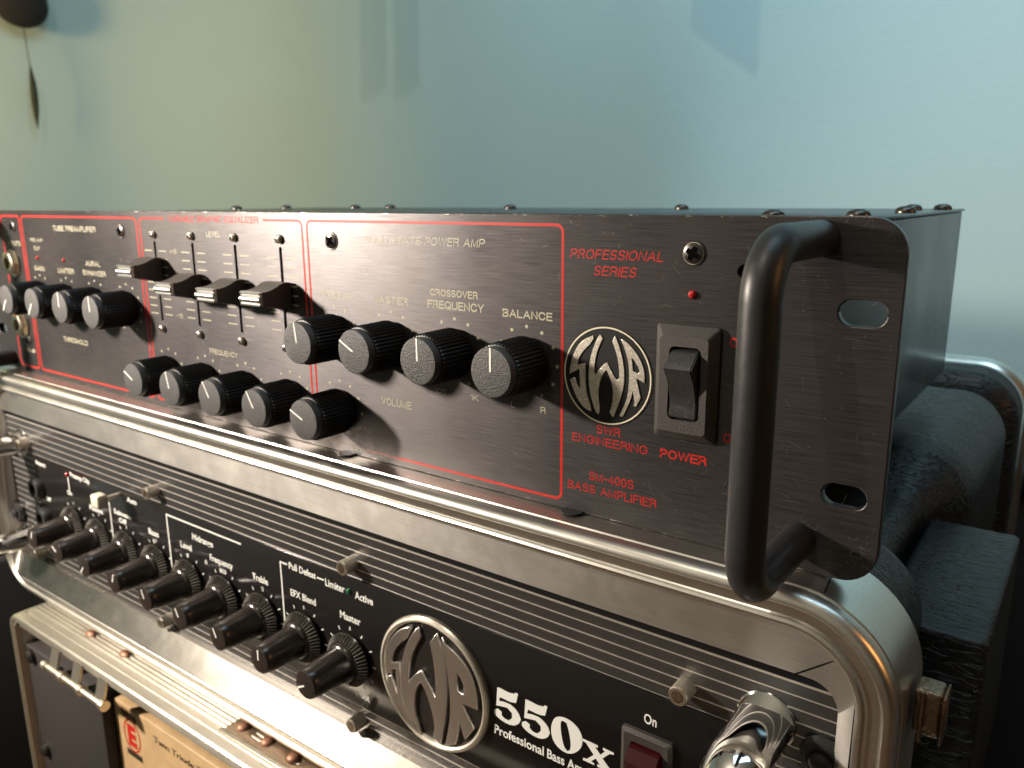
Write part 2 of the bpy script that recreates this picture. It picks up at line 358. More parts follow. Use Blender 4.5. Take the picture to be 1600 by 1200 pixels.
G = {
 'A': (.74, [[(0, 0), (.37, 1), (.74, 0)], [(.125, .34), (.615, .34)]]),
 'B': (.62, [[(0, 0), (0, 1), (.36, 1)]+_arc(.36, .76, .22, .24, 90, -90)+[(0, .52)], [(.36, .52)]+_arc(.38, .26, .24, .26, 90, -90)+[(0, 0)]]),
 'C': (.70, [_arc(.36, .64, .34, .36, 18, 90)+_arc(.36, .5, .36, .5, 95, 265, 14)+_arc(.36, .36, .34, .36, 270, 342)]),
 'D': (.66, [[(0, 0), (0, 1), (.30, 1)]+_arc(.30, .5, .36, .5, 90, -90, 16)+[(0, 0)]]),
 'E': (.56, [[(.56, 1), (0, 1), (0, 0), (.57, 0)], [(0, .53), (.52, .53)]]),
 'F': (.54, [[(.54, 1), (0, 1), (0, 0)], [(0, .52), (.48, .52)]]),
 'G': (.74, [_arc(.37, .66, .33, .34, 15, 90)+_arc(.37, .5, .37, .5, 95, 265, 14)+_arc(.37, .36, .34, .36, 270, 350)+[(.72, .48), (.42, .48)]]),
 'H': (.64, [[(0, 0), (0, 1)], [(.64, 0), (.64, 1)], [(0, .52), (.64, .52)]]),
 'I': (.0, [[(0, 0), (0, 1)]]),
 'K': (.64, [[(0, 0), (0, 1)], [(.60, 1), (.02, .38)], [(.20, .58), (.64, 0)]]),
 'L': (.50, [[(0, 1), (0, 0), (.50, 0)]]),
 'M': (.76, [[(0, 0), (0, 1), (.38, 0.02), (.76, 1), (.76, 0)]]),
 'N': (.64, [[(0, 0), (0, 1), (.64, 0), (.64, 1)]]),
 'O': (.76, [_arc(.38, .5, .38, .5, 90, 450, 24)]),
 'P': (.60, [[(0, 0), (0, 1), (.36, 1)]+_arc(.36, .73, .24, .27, 90, -90)+[(0, .46)]]),
 'Q': (.76, [_arc(.38, .5, .38, .5, 90, 450, 24), [(.46, .24), (.76, -.04)]]),
 'R': (.64, [[(0, 0), (0, 1), (.37, 1)]+_arc(.37, .75, .24, .25, 90, -90)+[(0, .5)], [(.36, .5)]+_arc(.40, .28, .20, .2, 80, 10, 5)+[(.63, 0)]]),
 'S': (.60, [_arc(.30, .74, .27, .26, 22, 255, 14)+_arc(.30, .26, .29, .26, 75, -158, 14)]),
 'T': (.62, [[(0, 1), (.62, 1)], [(.31, 1), (.31, 0)]]),
 'U': (.64, [[(0, 1), (0, .32)]+_arc(.32, .32, .32, .32, 180, 360, 12)+[(.64, 1)]]),
 'V': (.68, [[(0, 1), (.34, 0), (.68, 1)]]),
 'W': (1.0, [[(0, 1), (.24, 0), (.50, 1), (.76, 0), (1.0, 1)]]),
 'X': (.66, [[(0, 1), (.66, 0)], [(.66, 1), (0, 0)]]),
 'Y': (.68, [[(0, 1), (.34, .42), (.68, 1)], [(.34, .42), (.34, 0)]]),
 'Z': (.60, [[(0, 1), (.60, 1), (0, 0), (.60, 0)]]),
 '0': (.52, [_arc(.26, .5, .26, .5, 90, 450, 22)]), '1': (.24, [[(0, .76), (.24, 1), (.24, 0)]]),
 '4': (.56, [[(.42, 0), (.42, 1), (0, .28), (.56, .28)]]), '5': (.54, [[(.48, 1), (.08, 1), (.03, .52)]+_arc(.26, .33, .27, .32, 120, -150, 12)]),
 '-': (.34, [[(0, .42), (.34, .42)]]), '+': (.5, [[(0, .45), (.5, .45)], [(.25, .2), (.25, .7)]]), ' ': (.22, []),
}
def caps(s, x0, x1, z, h, y, mt, parent, t=.13, shear=0.0):
    """grotesque capitals drawn as even strokes, fitted between x0 and x1"""
    gap = .26; adv = 0; pl = []
    for ch in s: pl.append((adv, ch)); adv += G[ch][0]+gap
    kx = (x1-x0-h*shear*.9-t*h)/(adv-gap); vs, fs = [], []; k_ = 0
    for off, ch in pl:
        for st in G[ch][1]:
            P = [Vector((x0+t*h/2+(off+px)*kx, z+t*h/2+pz*h*(1-t))) for px, pz in st]
            P = [p for i, p in enumerate(P) if i == 0 or (p-P[i-1]).length > h*.004]
            closed = (P[0]-P[-1]).length < h*.01
            if closed: P = P[:-1]
            else:
                e = t*h/2; P[0] = P[0]+(P[0]-P[1]).normalized()*e; P[-1] = P[-1]+(P[-1]-P[-2]).normalized()*e
            n = len(P); b = len(vs); yy = y-.006*(k_ % 3); k_ += 1
            for i, p in enumerate(P):
                a = P[i-1] if (i or closed) else None; c = P[(i+1) % n] if (i < n-1 or closed) else None
                d1 = (p-a).normalized() if a else (c-p).normalized(); d2 = (c-p).normalized() if c else d1
                tt = d1+d2
                tt = tt.normalized() if tt.length > .2 else d1
                nn = Vector((-tt.y, tt.x)); m_ = t*h/2/max(.62, abs(nn.dot(Vector((-d1.y, d1.x)))))
                for sg in (1, -1):
                    q = p+nn*m_*sg; vs.append((q.x+(q.y-z)*shear, yy, q.y))
            for i in range(n if closed else n-1):
                j = (i+1) % n; fs.append((b+2*i, b+2*j, b+2*j+1, b+2*i+1))
    return link('lettering', mesh(vs, fs, 'lettering'), mt, parent)
def empty(name, loc, label=None, cat=None, group=None):
    o = bpy.data.objects.new(name, None); C.objects.link(o); o.location = [v*S for v in loc]; o.empty_display_size = 0.02
    if label: o['label'] = label
    if cat: o['category'] = cat
    if group: o['group'] = group
    return o
def struct(o): o['kind'] = 'structure'; return o
def copy_tree(o, parent):
    c = o.copy(); C.objects.link(c); c.parent = parent
    for ch in list(o.children): copy_tree(ch, c)
    return c

# ------------------------------------------------------------------ room
CX, CY = -1990, 1200
rc = 380
pts = [(1900, CY)]+[(CX+rc-rc*math.sin(R(t)), CY-rc+rc*math.cos(R(t))) for t in range(0, 91, 6)]+[(CX, -1900)]
out = [(1900, CY+60)]+[(CX-60, CY+60)]*16+[(CX-60, -1900)]
out = [(1900, CY+60)]+[(x-(0 if i < 2 else 60), y+60) for i, (x, y) in enumerate(pts[1:-1])]+[(CX-60, -1900)]
vs = [(x, y, z) for z in (-750, 1700) for x, y in pts]; n = len(pts)
vs += [(x, y, z) for z in (-750, 1700) for x, y in out]
fs = [(i, i+1, n+i+1, n+i) for i in range(n-1)]+[(2*n+i, 2*n+i+1, 3*n+i+1, 3*n+i) for i in range(n-1)]
wl = struct(flat('wall', vs, fs, M_wall, None, True))
struct(box('front_wall', (CX+1, 1900, -1960, -1900, -750, 1700), M_dim))
struct(box('right_wall', (1900.5, 1960, -1900, CY, -750, 1700), M_orange))
struct(box('ceiling', (CX-60, 1960, -1960, CY+60, 1700.5, 1740), M_dim))
struct(box('floor', (CX-60, 1960, -1960, CY+60, -800, -751), M_wood))

# ------------------------------------------------------------------ top amplifier
amp = empty('bass_amplifier', (0, 0, 0), 'black brushed two-unit amplifier with red print and handle, lying on the silver rack case', 'amplifier')
PX0 = -482.6
holes = [slot(-8.2, 66.3, 11.3, 6.8), slot(-8.7, 21.5, 11.0, 6.4), slot(PX0+8.2, 66.3, 11.3, 6.8), slot(PX0+8.7, 21.5, 11.0, 6.4)]
SL = [-303.7, -274.8, -245.3, -217.0]
for x in SL: holes.append(rrect(x-0.85, x+0.85, 39.8, 75.6, 0.8, 3))
holes.append(circ(-50.0, 68.1, 1.15, 20))
holes.append(circ(-36.6, 74.6, 1.9, 24))
face = plate('faceplate', [rrect(PX0, 0, 0, 88.1, 8.5, 8)]+holes, 0, 3.2, M_panel, amp, bevel=0.25)
box('slot_backing', (-330, -190, 3.3, 4.2, 35, 80), M_hole, amp)
box('hole_backing', (-52, -34, 3.3, 4.4, 64, 80), M_hole, amp)
# chassis
box('chassis', (-460.6, -22, 3.3, 234, 9.5, 85.2), M_chassis, amp, 0.8)
box('chassis_lid', (-461.4, -21.2, 5.0, 235, 85.25, 86.3), M_chassis, amp, 0.3, 1)
# two small black bumps under the front edge
for x in (-85.4, -184.5):
    f = link('edge_bumper', lathe_me([(3.4, 0), (3.2, .5), (2.0, .9)], 24), M_rub, amp); f.rotation_euler = (R(90), 0, 0); f.location = (x*S, -1.0*S, 0.5*S); f.scale = (1, .62, 1)
# feet
for (x, y) in ((-60, 30), (-420, 30), (-60, 210), (-420, 210)):
    f = link('foot', lathe_me([(9, 0), (10, 8.5)], 24), M_rub, amp); f.rotation_euler = (R(90), 0, 0); f.location = (x*S, y*S, 9*S)
# lid screws: domed black heads with a cross recess
def dome_screw(rad, h):
    rt_ = link('lid_screw', lathe_me([(rad, 0), (rad, h*.35), (rad*.86, h*.75), (rad*.55, h*.97), (rad*.3, h)], 24), M_blackscrew); auto(rt_, 50)
    return rt_
ls = dome_screw(3.7, 2.3)
cr = plate('cross_recess', [[(-.4, -1.7), (.4, -1.7), (.4, -.4), (1.7, -.4), (1.7, .4), (.4, .4), (.4, 1.7), (-.4, 1.7), (-.4, .4), (-1.7, .4), (-1.7, -.4), (-.4, -.4)]], -2.42, -2.2, M_hole, ls)
for i, (x, y) in enumerate([(-27.8, 70), (-27.5, 137), (-36, 196), (-26.1, 207), (-50, 58), (-146.4, 200), (-256.9, 200), (-372.6, 216), (-390.5, 200), (-447, 186), (-455, 150)]):
    s_ = ls if i == 0 else copy_tree(ls, amp)
    s_.parent = amp; s_.rotation_euler = (R(-90), 0, 0); s_.location = (x*S, y*S, 86.3*S)
# red frames, printed
def frame_pts(x0, x1, z0, z1, r): return rrect(x0, x1, z0, z1, r, 6)
PY = -0.035
def corner(cx, cz, r, a0, a1, n=6): return [(cx+r*math.cos(R(a0+(a1-a0)*i/n)), cz+r*math.sin(R(a0+(a1-a0)*i/n))) for i in range(n+1)]
ZT, ZB, rr = 85.3, 2.7, 2.2
ribbon('printed_frame', [(-175.5, ZB)]+corner(-90.2-rr, ZB+rr, rr, 270, 360)+corner(-90.2-rr, ZT-rr, rr, 0, 90)+corner(-201+rr, ZT-rr, rr, 90, 180)+[(-201, 20)], 0.88, PY, M_red, amp)
ribbon('printed_frame', [(-203.8, 20)]+corner(-203.8-rr, ZT-rr, rr, 0, 90)+[(-226.2, ZT)], 0.88, PY, M_red, amp)
ribbon('printed_frame', [(-294.5, ZT)]+corner(-314.3+rr, ZT-rr, rr, 90, 180)+corner(-314.3+rr, ZB+rr, rr, 180, 270)+[(-303, ZB)], 0.88, PY, M_red, amp)
ribbon('printed_frame', frame_pts(-430.6, -317.2, ZB, ZT, rr), 0.88, PY, M_red, amp, True)
ribbon('printed_frame', frame_pts(-455.5, -433.4, ZB, ZT, rr), 0.88, PY, M_red, amp, True)
# lettering on the top amplifier
T = [('PROFESSIONAL', -87.8, -58.3, 76.1, 2.7, 1, .0, .22), ('SERIES', -80.0, -66.2, 71.6, 2.7, 1, 0, .22), ('SWR', -78.1, -70.3, 25.9, 2.6, 1, 0, 0),
     ('ENGINEERING', -86.4, -61.5, 22.3, 2.5, 1, 0, 0), ('POWER', -57.7, -44.0, 22.4, 2.6, 1, .025, 0), ('SM-400S', -80.4, -65.6, 11.1, 2.7, 1, 0, 0),
     ('BASS AMPLIFIER', -87.8, -58.2, 7.0, 2.6, 1, 0, 0), ('SOLID STATE POWER AMP', -171.3, -118.4, 78.1, 2.6, 0, 0, .2),
     ('BALANCE', -112.0, -93.7, 57.4, 2.5, 0, .02, 0), ('FREQUENCY', -142.9, -119.3, 57.9, 2.7, 0, .015, 0), ('CROSSOVER', -141.6, -121.7, 62.0, 2.3, 0, .015, 0),
     ('MASTER', -168.3, -151.8, 57.9, 2.5, 0, .01, 0), ('TREBLE', -195.3, -180.2, 57.8, 2.4, 0, .01, 0), ('VOLUME', -166.5, -151.8, 21.7, 2.7, 0, .01, 0),
     ('100', -140.7, -135.8, 29.3, 1.8, 0, 0, 0), ('1K', -125.4, -122.2, 29.1, 1.9, 0, 0, 0), ('L', -109.1, -107.6, 29.1, 1.9, 0, 0, 0), ('R', -97.9, -96.0, 28.8, 2.1, 0, 0, 0),
     ('VARIABLE GRAPHIC EQUALIZER', -291.4, -229.0, 84.0, 2.6, 1, .01, .12), ('TUBE PREAMPLIFIER', -396.2, -353.8, 78.3, 2.6, 0, .015, 0),
     ('INPUTS', -449.6, -435.6, 69.6, 2.5, 0, .015, 0), ('PRE AMP', -423.5, -409.6, 72.3, 1.8, 0, .01, 0), ('CLIP', -420.5, -413.6, 68.0, 1.9, 0, .01, 0),
     ('GAIN', -423.1, -411.8, 57.2, 2.6, 0, .015, 0), ('LIMITER', -396.9, -380.4, 57.2, 2.6, 0, .015, 0), ('AURAL', -367.4, -353.5, 61.9, 2.6, 0, .015, 0),
     ('ENHANCER', -371.0, -349.2, 57.4, 2.5, 0, .015, 0), ('LEVEL', -264.2, -254.4, 78.2, 2.2, 0, .01, 0), ('THRESHOLD', -400.7, -375.4, 21.3, 2.6, 0, .015, 0),
     ('FREQUENCY', -269.3, -249.7, 28.9, 2.3, 0, .01, 0), ('MIN', -199.3, -193.8, 1.0, 1.7, 0, 0, 0), ('MAX', -184.3, -177.3, 1.2, 2.0, 0, 0, 0),
     ('ON', -39.4, -35.2, 55.3, 2.6, 1, .025, 0), ('OFF', -39.8, -33.8, 29.9, 2.6, 1, .025, 0), ('-10 dB', -448.0, -436.0, 11.2, 1.9, 0, .01, 0),
     ('+15', -292.3, -287.0, 70.4, 1.9, 0, 0, 0), ('-15', -292.0, -287.0, 42.6, 1.9, 0, 0, 0)]
for i, xk in enumerate((-301.5, -273, -244.5, -216)):
    pass
for s_, x0, x1, z, h, red, bold, sh in T:
    if 'dB' in s_: text(s_, x0, x1, z, h, PY, M_cream, amp, bold, sh)
    else: caps(s_, x0, x1, z, h, PY, M_red if red else M_cream, amp, .125+bold*2.6, sh)
# shallow scratches and nicks in the finish
M_scr = mat('bare_scratch', (0.30, 0.27, 0.25), 0.45, 0.8)
rs_ = random.Random(3)
def scratches(n, x0, x1, z0, z1, lmin, lmax, wd, ang=None, name='scratch_marks'):
    vs_, fs_ = [], []
    for i in range(n):
        x, z = rs_.uniform(x0, x1), rs_.uniform(z0, z1); a = rs_.uniform(*(ang or (0, math.pi))); l = rs_.uniform(lmin, lmax)
        cv = rs_.uniform(-.4, .4); st = 5; wv_ = rs_.uniform(.5, 1)*wd
        for k in range(st+1):
            t = k/st; aa = a+cv*t; x += math.cos(aa)*l/st; z += math.sin(aa)*l/st; h = wv_*math.sin(math.pi*(.08+.84*t))/2
            vs_.append((x-math.sin(aa)*h, PY-.004, z+math.cos(aa)*h)); vs_.append((x+math.sin(aa)*h, PY-.004, z-math.cos(aa)*h))
        b = len(vs_)-2*(st+1)
        for k in range(st): fs_.append((b+2*k, b+2*k+1, b+2*k+3, b+2*k+2))
    o = flat(name, vs_, fs_, M_scr, amp); o['kind'] = 'stuff'; return o
scratches(60, -60, -1, 5, 84, .6, 5, .055)
scratches(26, -40, -32, 8, 20, 1, 4.5, .09, (.5, 1.3))
scratches(22, -26, -13, 9.5, 12.5, .6, 2.2, .09, (.2, 1.0))
scratches(24, -7, -1.5, 3.5, 11, .5, 2.0, .12)
scratches(40, -190, -60, 4, 86, .5, 3.2, .06)
scratches(70, -480, -190, 3, 86, .6, 5, .12)
scratches(16, -34, -1, 79, 86, .6, 3.5, .08)
scratches(60, -90, -1, 3, 86, .25, .7, .12)
# slider ticks
vs, fs = [], []
def quad(x0, x1, z0, z1, y):
    n = len(vs); vs.extend([(x0, y, z0), (x1, y, z0), (x1, y, z1), (x0, y, z1)]); fs.append((n, n+1, n+2, n+3))
for x in SL:
    for k in range(9):
        z = 71.3-k*3.5
        quad(x-8.6, x-2.7, z-.22, z+.22, PY); quad(x+2.7, x+8.6, z-.22, z+.22, PY)
flat('scale_marks', vs, fs, M_cream, amp)
# knobs
K = [(-103, 44, 0), (-131.5, 44, 0), (-160, 44, -62), (-188.5, 44, -7),
     (-188, 16.3, -66), (-216.4, 16.3, -30), (-244.8, 16.3, -30), (-273.2, 16.3, -12), (-301.6, 16.3, -62),
     (-332, 43.8, 0), (-361, 43.8, 2), (-389.5, 43.8, -142), (-418, 43.8, -142)]
def make_knob():
    r = 8.45
    k = link('knob', lathe_me([(7.9, 0.7), (r, 1.4), (r-.15, 14.4), (r-.55, 15.0), (7.15, 15.2)], 84, flute=.42, tooth=(1, 3)), M_blk)
    auto(k, 25)
    c = lathe('knob_cap', [(7.1, 14.9), (7.45, 15.3), (7.45, 17.5), (7.2, 17.95), (6.6, 18.05)], (0, 0, 0), M_cap, k, 48)
    box('pointer', (-.3, .3, -18.16, -17.9, 0.2, 7.3), M_white, k)
    return k
proto = make_knob(); proto.parent = amp
for i, (x, z, a) in enumerate(K):
    k = proto if i == 0 else copy_tree(proto, amp)
    k.location = (x*S, 0, z*S); k.rotation_euler = (0, R(a), 0)
vs, fs = [], []
for (x, z, a) in K:
    for d in range(11):
        t = R(-150+30*d); cx, cz = x+11.1*math.sin(t), z+11.1*math.cos(t)
        if cz < 1.5: continue
        n = len(vs); vs += [(cx+.58*math.cos(2*math.pi*i/10), PY, cz+.58*math.sin(2*math.pi*i/10)) for i in range(10)]; fs.append(tuple(range(n, n+10)))
flat('dial_dots', vs, fs, M_cream, amp)
# slider caps
def make_slider():
    prof = [(-1.0, 5.3), (-3.8, 5.4), (-5.6, 4.9), (-7.5, 4.0), (-9.8, 3.2), (-12.2, 2.75), (-13.9, 2.7), (-13.9, -2.6), (-12, -2.8), (-9, -3.4), (-5, -4.6), (-1.0, -5.0)]
    n = len(prof); vs = [(x, y, z) for x in (-5.7, 5.7) for y, z in prof]
    fs = [tuple(range(n)), tuple(range(n, 2*n))]+[(i, (i+1) % n, n+(i+1) % n, n+i) for i in range(n)]
    s = flat('slider_cap', vs, fs, M_sliderblk); auto(s, 30)
    # ribbed silver front
    f = [(-13.95, 2.7), (-15.2, 2.7), (-15.6, 2.2), (-15.3, 1.6), (-14.8, 1.35), (-15.3, 1.1), (-15.9, .5), (-16.0, -.2), (-15.7, -1.0), (-15.1, -1.4), (-15.5, -1.8), (-15.4, -2.4), (-13.95, -2.6)]
    n = len(f); vs = [(x, y, z) for x in (-5.75, 5.75) for y, z in f]
    fs = [tuple(range(n)), tuple(range(n, 2*n))]+[(i, (i+1) % n, n+(i+1) % n, n+i) for i in range(n)]
    g = flat('silver_front', vs, fs, M_slidersilver, s); auto(g, 50)
    box('stem', (-.6, .6, -1.2, 4, -3, 3), M_blk, s)
    return s
sp = make_slider(); sp.parent = amp
for i, (x, z) in enumerate(zip(SL, (63.2, 57.4, 56.8, 57.2))):
    s_ = sp if i == 0 else copy_tree(sp, amp); s_.location = (x*S, 0, z*S)
# slider fixing screws (small pan heads)
def pan(name, rad, h, mt, cross=True):
    s_ = link(name, lathe_me([(rad, .2), (rad, h*.5), (rad*.8, h*.9), (rad*.4, h)], 20), mt); auto(s_, 50)
    a, b = rad*.16, rad*.62
    if cross: plate('cross_recess', [[(-a, -b), (a, -b), (a, -a), (b, -a), (b, a), (a, a), (a, b), (-a, b), (-a, a), (-b, a), (-b, -a), (-a, -a)]], -h-.05, -h+.05, M_hole, s_)
    return s_
ps = pan('slider_screw', 1.75, 1.7, M_screw); ps.parent = amp
first = True
for x in SL:
    for z in (78.4, 36.7):
        s_ = ps if first else copy_tree(ps, amp); first = False
        s_.location = (x*S, 0, z*S); s_.rotation_euler = (0, R(random.uniform(0, 90)), 0)
# countersunk panel screws with cross recess
def csk(name, rad, mt, mtc):
    s_ = link(name, lathe_me([(rad+.5, .2), (rad+.45, .3), (rad, .30), (rad-.05, .62), (rad*.75, .9), (rad*.3, 1.0)], 32), mt); auto(s_, 25)
    g = lathe('rim_ring', [(rad+.12, .34), (rad+.12, .42), (rad-.12, .42), (rad-.12, .34)], (0, 0, 0), mtc, s_, 32, cap=False)
    a, b = rad*.2, rad*.66
    plate('cross_recess', [[(-a, -b), (a, -b), (a*1.2, -a*1.2), (b, -a), (b, a), (a*1.3, a*1.3), (a, b), (-a, b), (-a*1.3, a*1.3), (-b, a), (-b, -a), (-a*1.3, -a*1.3)]], -1.16, -.9, M_hole, s_)
    return s_
cs = csk('panel_screw', 2.75, M_blackscrew, M_screw); cs.parent = amp
for i, (x, z, a) in enumerate([(-50.2, 78.7, 28), (-188, 78.4, 38), (-330.8, 79.3, 15), (-441.7, 79.7, 50), (-330.5, -30, 0), (-441.7, 17.5, 20), (-463, 75, 60)]):
    if z < 0: continue
    s_ = cs if i == 0 else copy_tree(cs, amp)
    s_.location = (x*S, 0, z*S); s_.rotation_euler = (0, R(a), 0)
# LEDs
def led(x, z, r, y, mt, par): return lathe('led', [(r, 0), (r, .5), (r*.9, .9), (r*.6, 1.25), (r*.25, 1.4)], (x, y, z), mt, par, 20, 80)
led(-50.0, 68.1, 1.12, .2, M_led, amp); led(-417.5, 63.9, 1.1, .6, M_led, amp); led(-389.1, 63.7, 1.1, .6, M_led, amp)
# jacks
def jack(x, z, par, y=0, mt=M_jack, k=1.0, red=False):
    j = lathe('input_jack', [(7.4*k, 0.3), (7.4*k, 1.0), (4.9*k, 1.0), (4.9*k, 2.4), (4.6*k, 2.6), (3.3*k, 2.6), (3.3*k, 0.6)], (x, y, z), mt, par, 32)
    lathe('jack_nut', [(6.4*k, 1.0), (6.4*k, 3.4), (5.8*k, 3.7), (3.6*k, 3.7), (3.4*k, 1.1)], (0, 0, 0), mt, j, 6, cap=False)
    lathe('jack_opening', [(3.2*k, .5), (3.2*k, 1.5)], (0, 0, 0), M_hole, j, 24)
    return j
jack(-446.6, 60.1, amp); jack(-446.6, 26.1, amp)
# power rocker switch
sw = empty('power_switch', (0, 0, 0)); sw.parent = amp
base = rrect(-59.3, -41.5, 28.9, 60.0, .8, 3); fr = rrect(-56.9, -43.4, 31.6, 57.4, 1.2, 3); op = rrect(-54.2, -45.3, 35.0, 54.8, 1.5, 3)
lo = [[(x, -.3, z) for x, z in base], [(x, -1.0, z) for x, z in base], [(x, -4.0, z) for x, z in fr], [(x, -4.0, z) for x, z in op], [(x, 2.0, z) for x, z in op]]
v_, f_ = loop_me(lo); bz = flat('bezel', v_, f_, M_bez, sw); auto(bz, 25)
box('switch_well', (-54.4, -45.1, 1.5, 3.0, 34.8, 55), M_hole, sw)
prof = [(1.2, 54.0), (-2.8, 54.0), (-4.6, 53.3), (-8.0, 50.4), (-8.6, 49.7), (-8.2, 48.8), (-6.3, 46.2), (-5.0, 43.5), (-4.2, 41.0), (-4.0, 38.5), (-4.3, 36.6), (-4.2, 35.8), (1.2, 35.6)]
n = len(prof); vs = [(x, y, z) for x in (-53.7, -45.9) for y, z in prof]
fs = [tuple(range(n)), tuple(range(n, 2*n))]+[(i, (i+1) % n, n+(i+1) % n, n+i) for i in range(n)]
rk = flat('rocker', vs, fs, M_rock, sw)
bm = bmesh.new(); bm.from_mesh(rk.data)
bmesh.ops.bevel(bm, geom=[e for e in bm.edges if abs(e.verts[0].co.x-e.verts[1].co.x) < 1e-6], offset=.35*S, segments=2, affect='EDGES'); bm.to_mesh(rk.data); bm.free(); auto(rk, 28)
# badge
bd = empty('logo_badge', (0, 0, 0)); bd.parent = amp
LS = [(-79.49, 54.53), (-79.26, 53.98), (-80.16, 52.35), (-82.22, 50.39), (-83.98, 48.05), (-84.86, 45.38), (-82.02, 46.22), (-81.82, 38.81), (-79.84, 33.3), (-79.82, 32.38), (-81.96, 32.98), (-84.27, 35.26), (-85.92, 38.26), (-86.96, 40.94), (-85.5, 41.6), (-84.55, 39.24), (-83.4, 38.12), (-83.8, 44.6), (-87.07, 42.77), (-87.0, 44.53), (-86.26, 47.8), (-84.48, 51.13), (-82.26, 53.3)]
LW = [(-77.23, 55.01), (-76.35, 54.07), (-77.39, 51.86), (-78.43, 49.05), (-78.9, 45.88), (-78.84, 42.76), (-77.04, 45.32), (-74.91, 47.31), (-73.57, 45.35), (-72.0, 42.84), (-71.27, 42.55), (-70.61, 43.41), (-70.82, 46.45), (-71.54, 49.8), (-73.12, 53.62), (-72.43, 55.09), (-71.73, 53.95), (-70.51, 51.05), (-69.58, 47.73), (-69.21, 44.73), (-69.28, 41.27), (-70.16, 37.67), (-71.37, 34.37), (-72.47, 31.76), (-73.5, 32.87), (-72.7, 35.74), (-72.45, 38.13), (-72.82, 41.19), (-73.96, 43.76), (-74.95, 45.38), (-76.35, 43.46), (-77.17, 41.01), (-77.44, 38.61), (-77.3, 35.86), (-76.8, 33.35), (-77.31, 31.88), (-78.12, 32.36), (-79.43, 35.56), (-80.38, 39.0), (-80.71, 42.52), (-80.5, 46.09), (-79.76, 49.68), (-78.5, 52.9)]
LR = [(-70.3, 54.35), (-68.7, 53.68), (-66.79, 52.19), (-64.66, 49.8), (-63.36, 47.33), (-62.87, 44.95), (-62.93, 42.98), (-65.51, 44.05), (-63.9, 38.56), (-65.27, 35.87), (-65.89, 35.97), (-65.74, 37.91), (-66.45, 40.5), (-66.99, 37.73), (-68.18, 34.85), (-69.39, 32.4), (-70.33, 32.37), (-69.03, 35.11), (-67.94, 38.37), (-67.6, 41.49), (-67.54, 44.94), (-67.92, 48.3), (-69.06, 51.58)]
LH = [(-67.14, 49.83), (-66.07, 48.89), (-64.79, 47.16), (-64.25, 45.72), (-65.14, 45.23), (-66.6, 45.81), (-66.79, 48.06)]
plate('badge_disc', [circ(-75, 43.3, 13.6, 64)], -.30, -.1, M_blk, bd)
for L in ([smoothpoly(LS)], [smoothpoly(LW)], [smoothpoly(LR), LH]): plate('letter', L, -.62, -.3, M_gold, bd, .08)
ribbon('badge_ring', circ(-75, 43.3, 13.95, 72), .42, -.42, M_ringp, bd, True)
# handles
def rack_handle(x, par, mt, r, k, z0, z1, rb_=8.5):
    return tube('handle', bend([(x, .5, z1), (x, -k, z1), (x, -k, z0), (x, .5, z0)], rb_, 9), r, mt, par, 28)
rack_handle(-18.6, amp, M_handle, 4.25, 38.5, 8.0, 83.3, 11)
rack_handle(PX0+18.6, amp, M_handle, 4.35, 38.5, 6.0, 83.3)

# ------------------------------------------------------------------ silver rack case with the second amplifier
case = empty('rack_case', (0, 0, 0), 'black moulded rack case with wide silver aluminium rim, under the black brushed amplifier', 'rack case')
X0, X1, Z0, Z1 = -487.0, 10.8, -134.5, -0.3
rim('front_rim', [(0, 15), (0, -8.3), (.45, -8.6), (.45, -9.1), (0.05, -9.5), (.12, -11.4), (.45, -12.6), (1.2, -13.5), (2.2, -14.0), (3.1, -14.0), (3.5, -13.7), (3.7, -13.2), (4.0, -12.95), (6.6, -12.75), (6.9, -13.0), (7.2, -13.6), (7.9, -14.0), (8.7, -13.9), (9.3, -13.3), (9.8, -12.0), (10.1, -10.0), (10.6, -7.8), (10.6, -2), (8, 15)], X0, X1, Z0, Z1, 27, M_rim, case, 14, ang=30)
# inner lip round the faceplate: flat on top, sloped forward at the bottom
ix0, ix1, iz0, iz1 = X0+10.7, X1-10.7, Z0+10.7, Z1-10.7
ox0, ox1, oz0, oz1 = -480, -3.6, -113.0, -24.6
def lip_loops():
    A = rrect(ix0, ix1, iz0, iz1, 16.5, 14); B = rrect(ox0, ox1, oz0, oz1, 7.5, 14)
    def ya(z): t = min(1, max(0, (z-iz0)/40)); return -15.2*(1-t)-8.6*t
    def yb(z): return -8.0+(-.3)*0
    return [(x, ya(z), z) for x, z in A], [(x, yb(z), z) for x, z in B]
A, B_ = lip_loops(); n = len(A)
vs, fs = loop_me([A, B_, [(x, y+3.2, z) for x, y, z in B_]])
def lip_part(name, keep, mt):
    v, f = [], []
    for q in fs:
        i = q[0] % n
        if keep(i):
            k = len(v); v += [vs[a] for a in q]; f.append((k, k+1, k+2, k+3))
    o = flat(name, v, f, mt, case)
    auto(o, 40)
# loop index: 0..14 top right corner, 15..29 top left, 30..44 bottom left, 45..59 bottom right
lip_part('top_lip', lambda i: 9 <= i <= 22, M_alu)
lip_part('side_lip', lambda i: 23 <= i <= 35, M_alu)
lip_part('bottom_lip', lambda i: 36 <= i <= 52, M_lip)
lip_part('side_lip', lambda i: i >= 53 or i <= 8, M_alu)
a, b = Vector(A[9]), Vector(B_[9])
tube('mitre_seam', [(-14.6, -8.0, -24.8), (-5.6, -8.35, -17.6)], .2, M_hole, case, 6)
tube('rim_seam', [(X1-27+27.05*math.cos(R(t)), y, Z1-27+27.05*math.sin(R(t))) for t, y in ((79, 14), (77.5, 2), (75.5, -7))], .16, M_hole, case, 6)
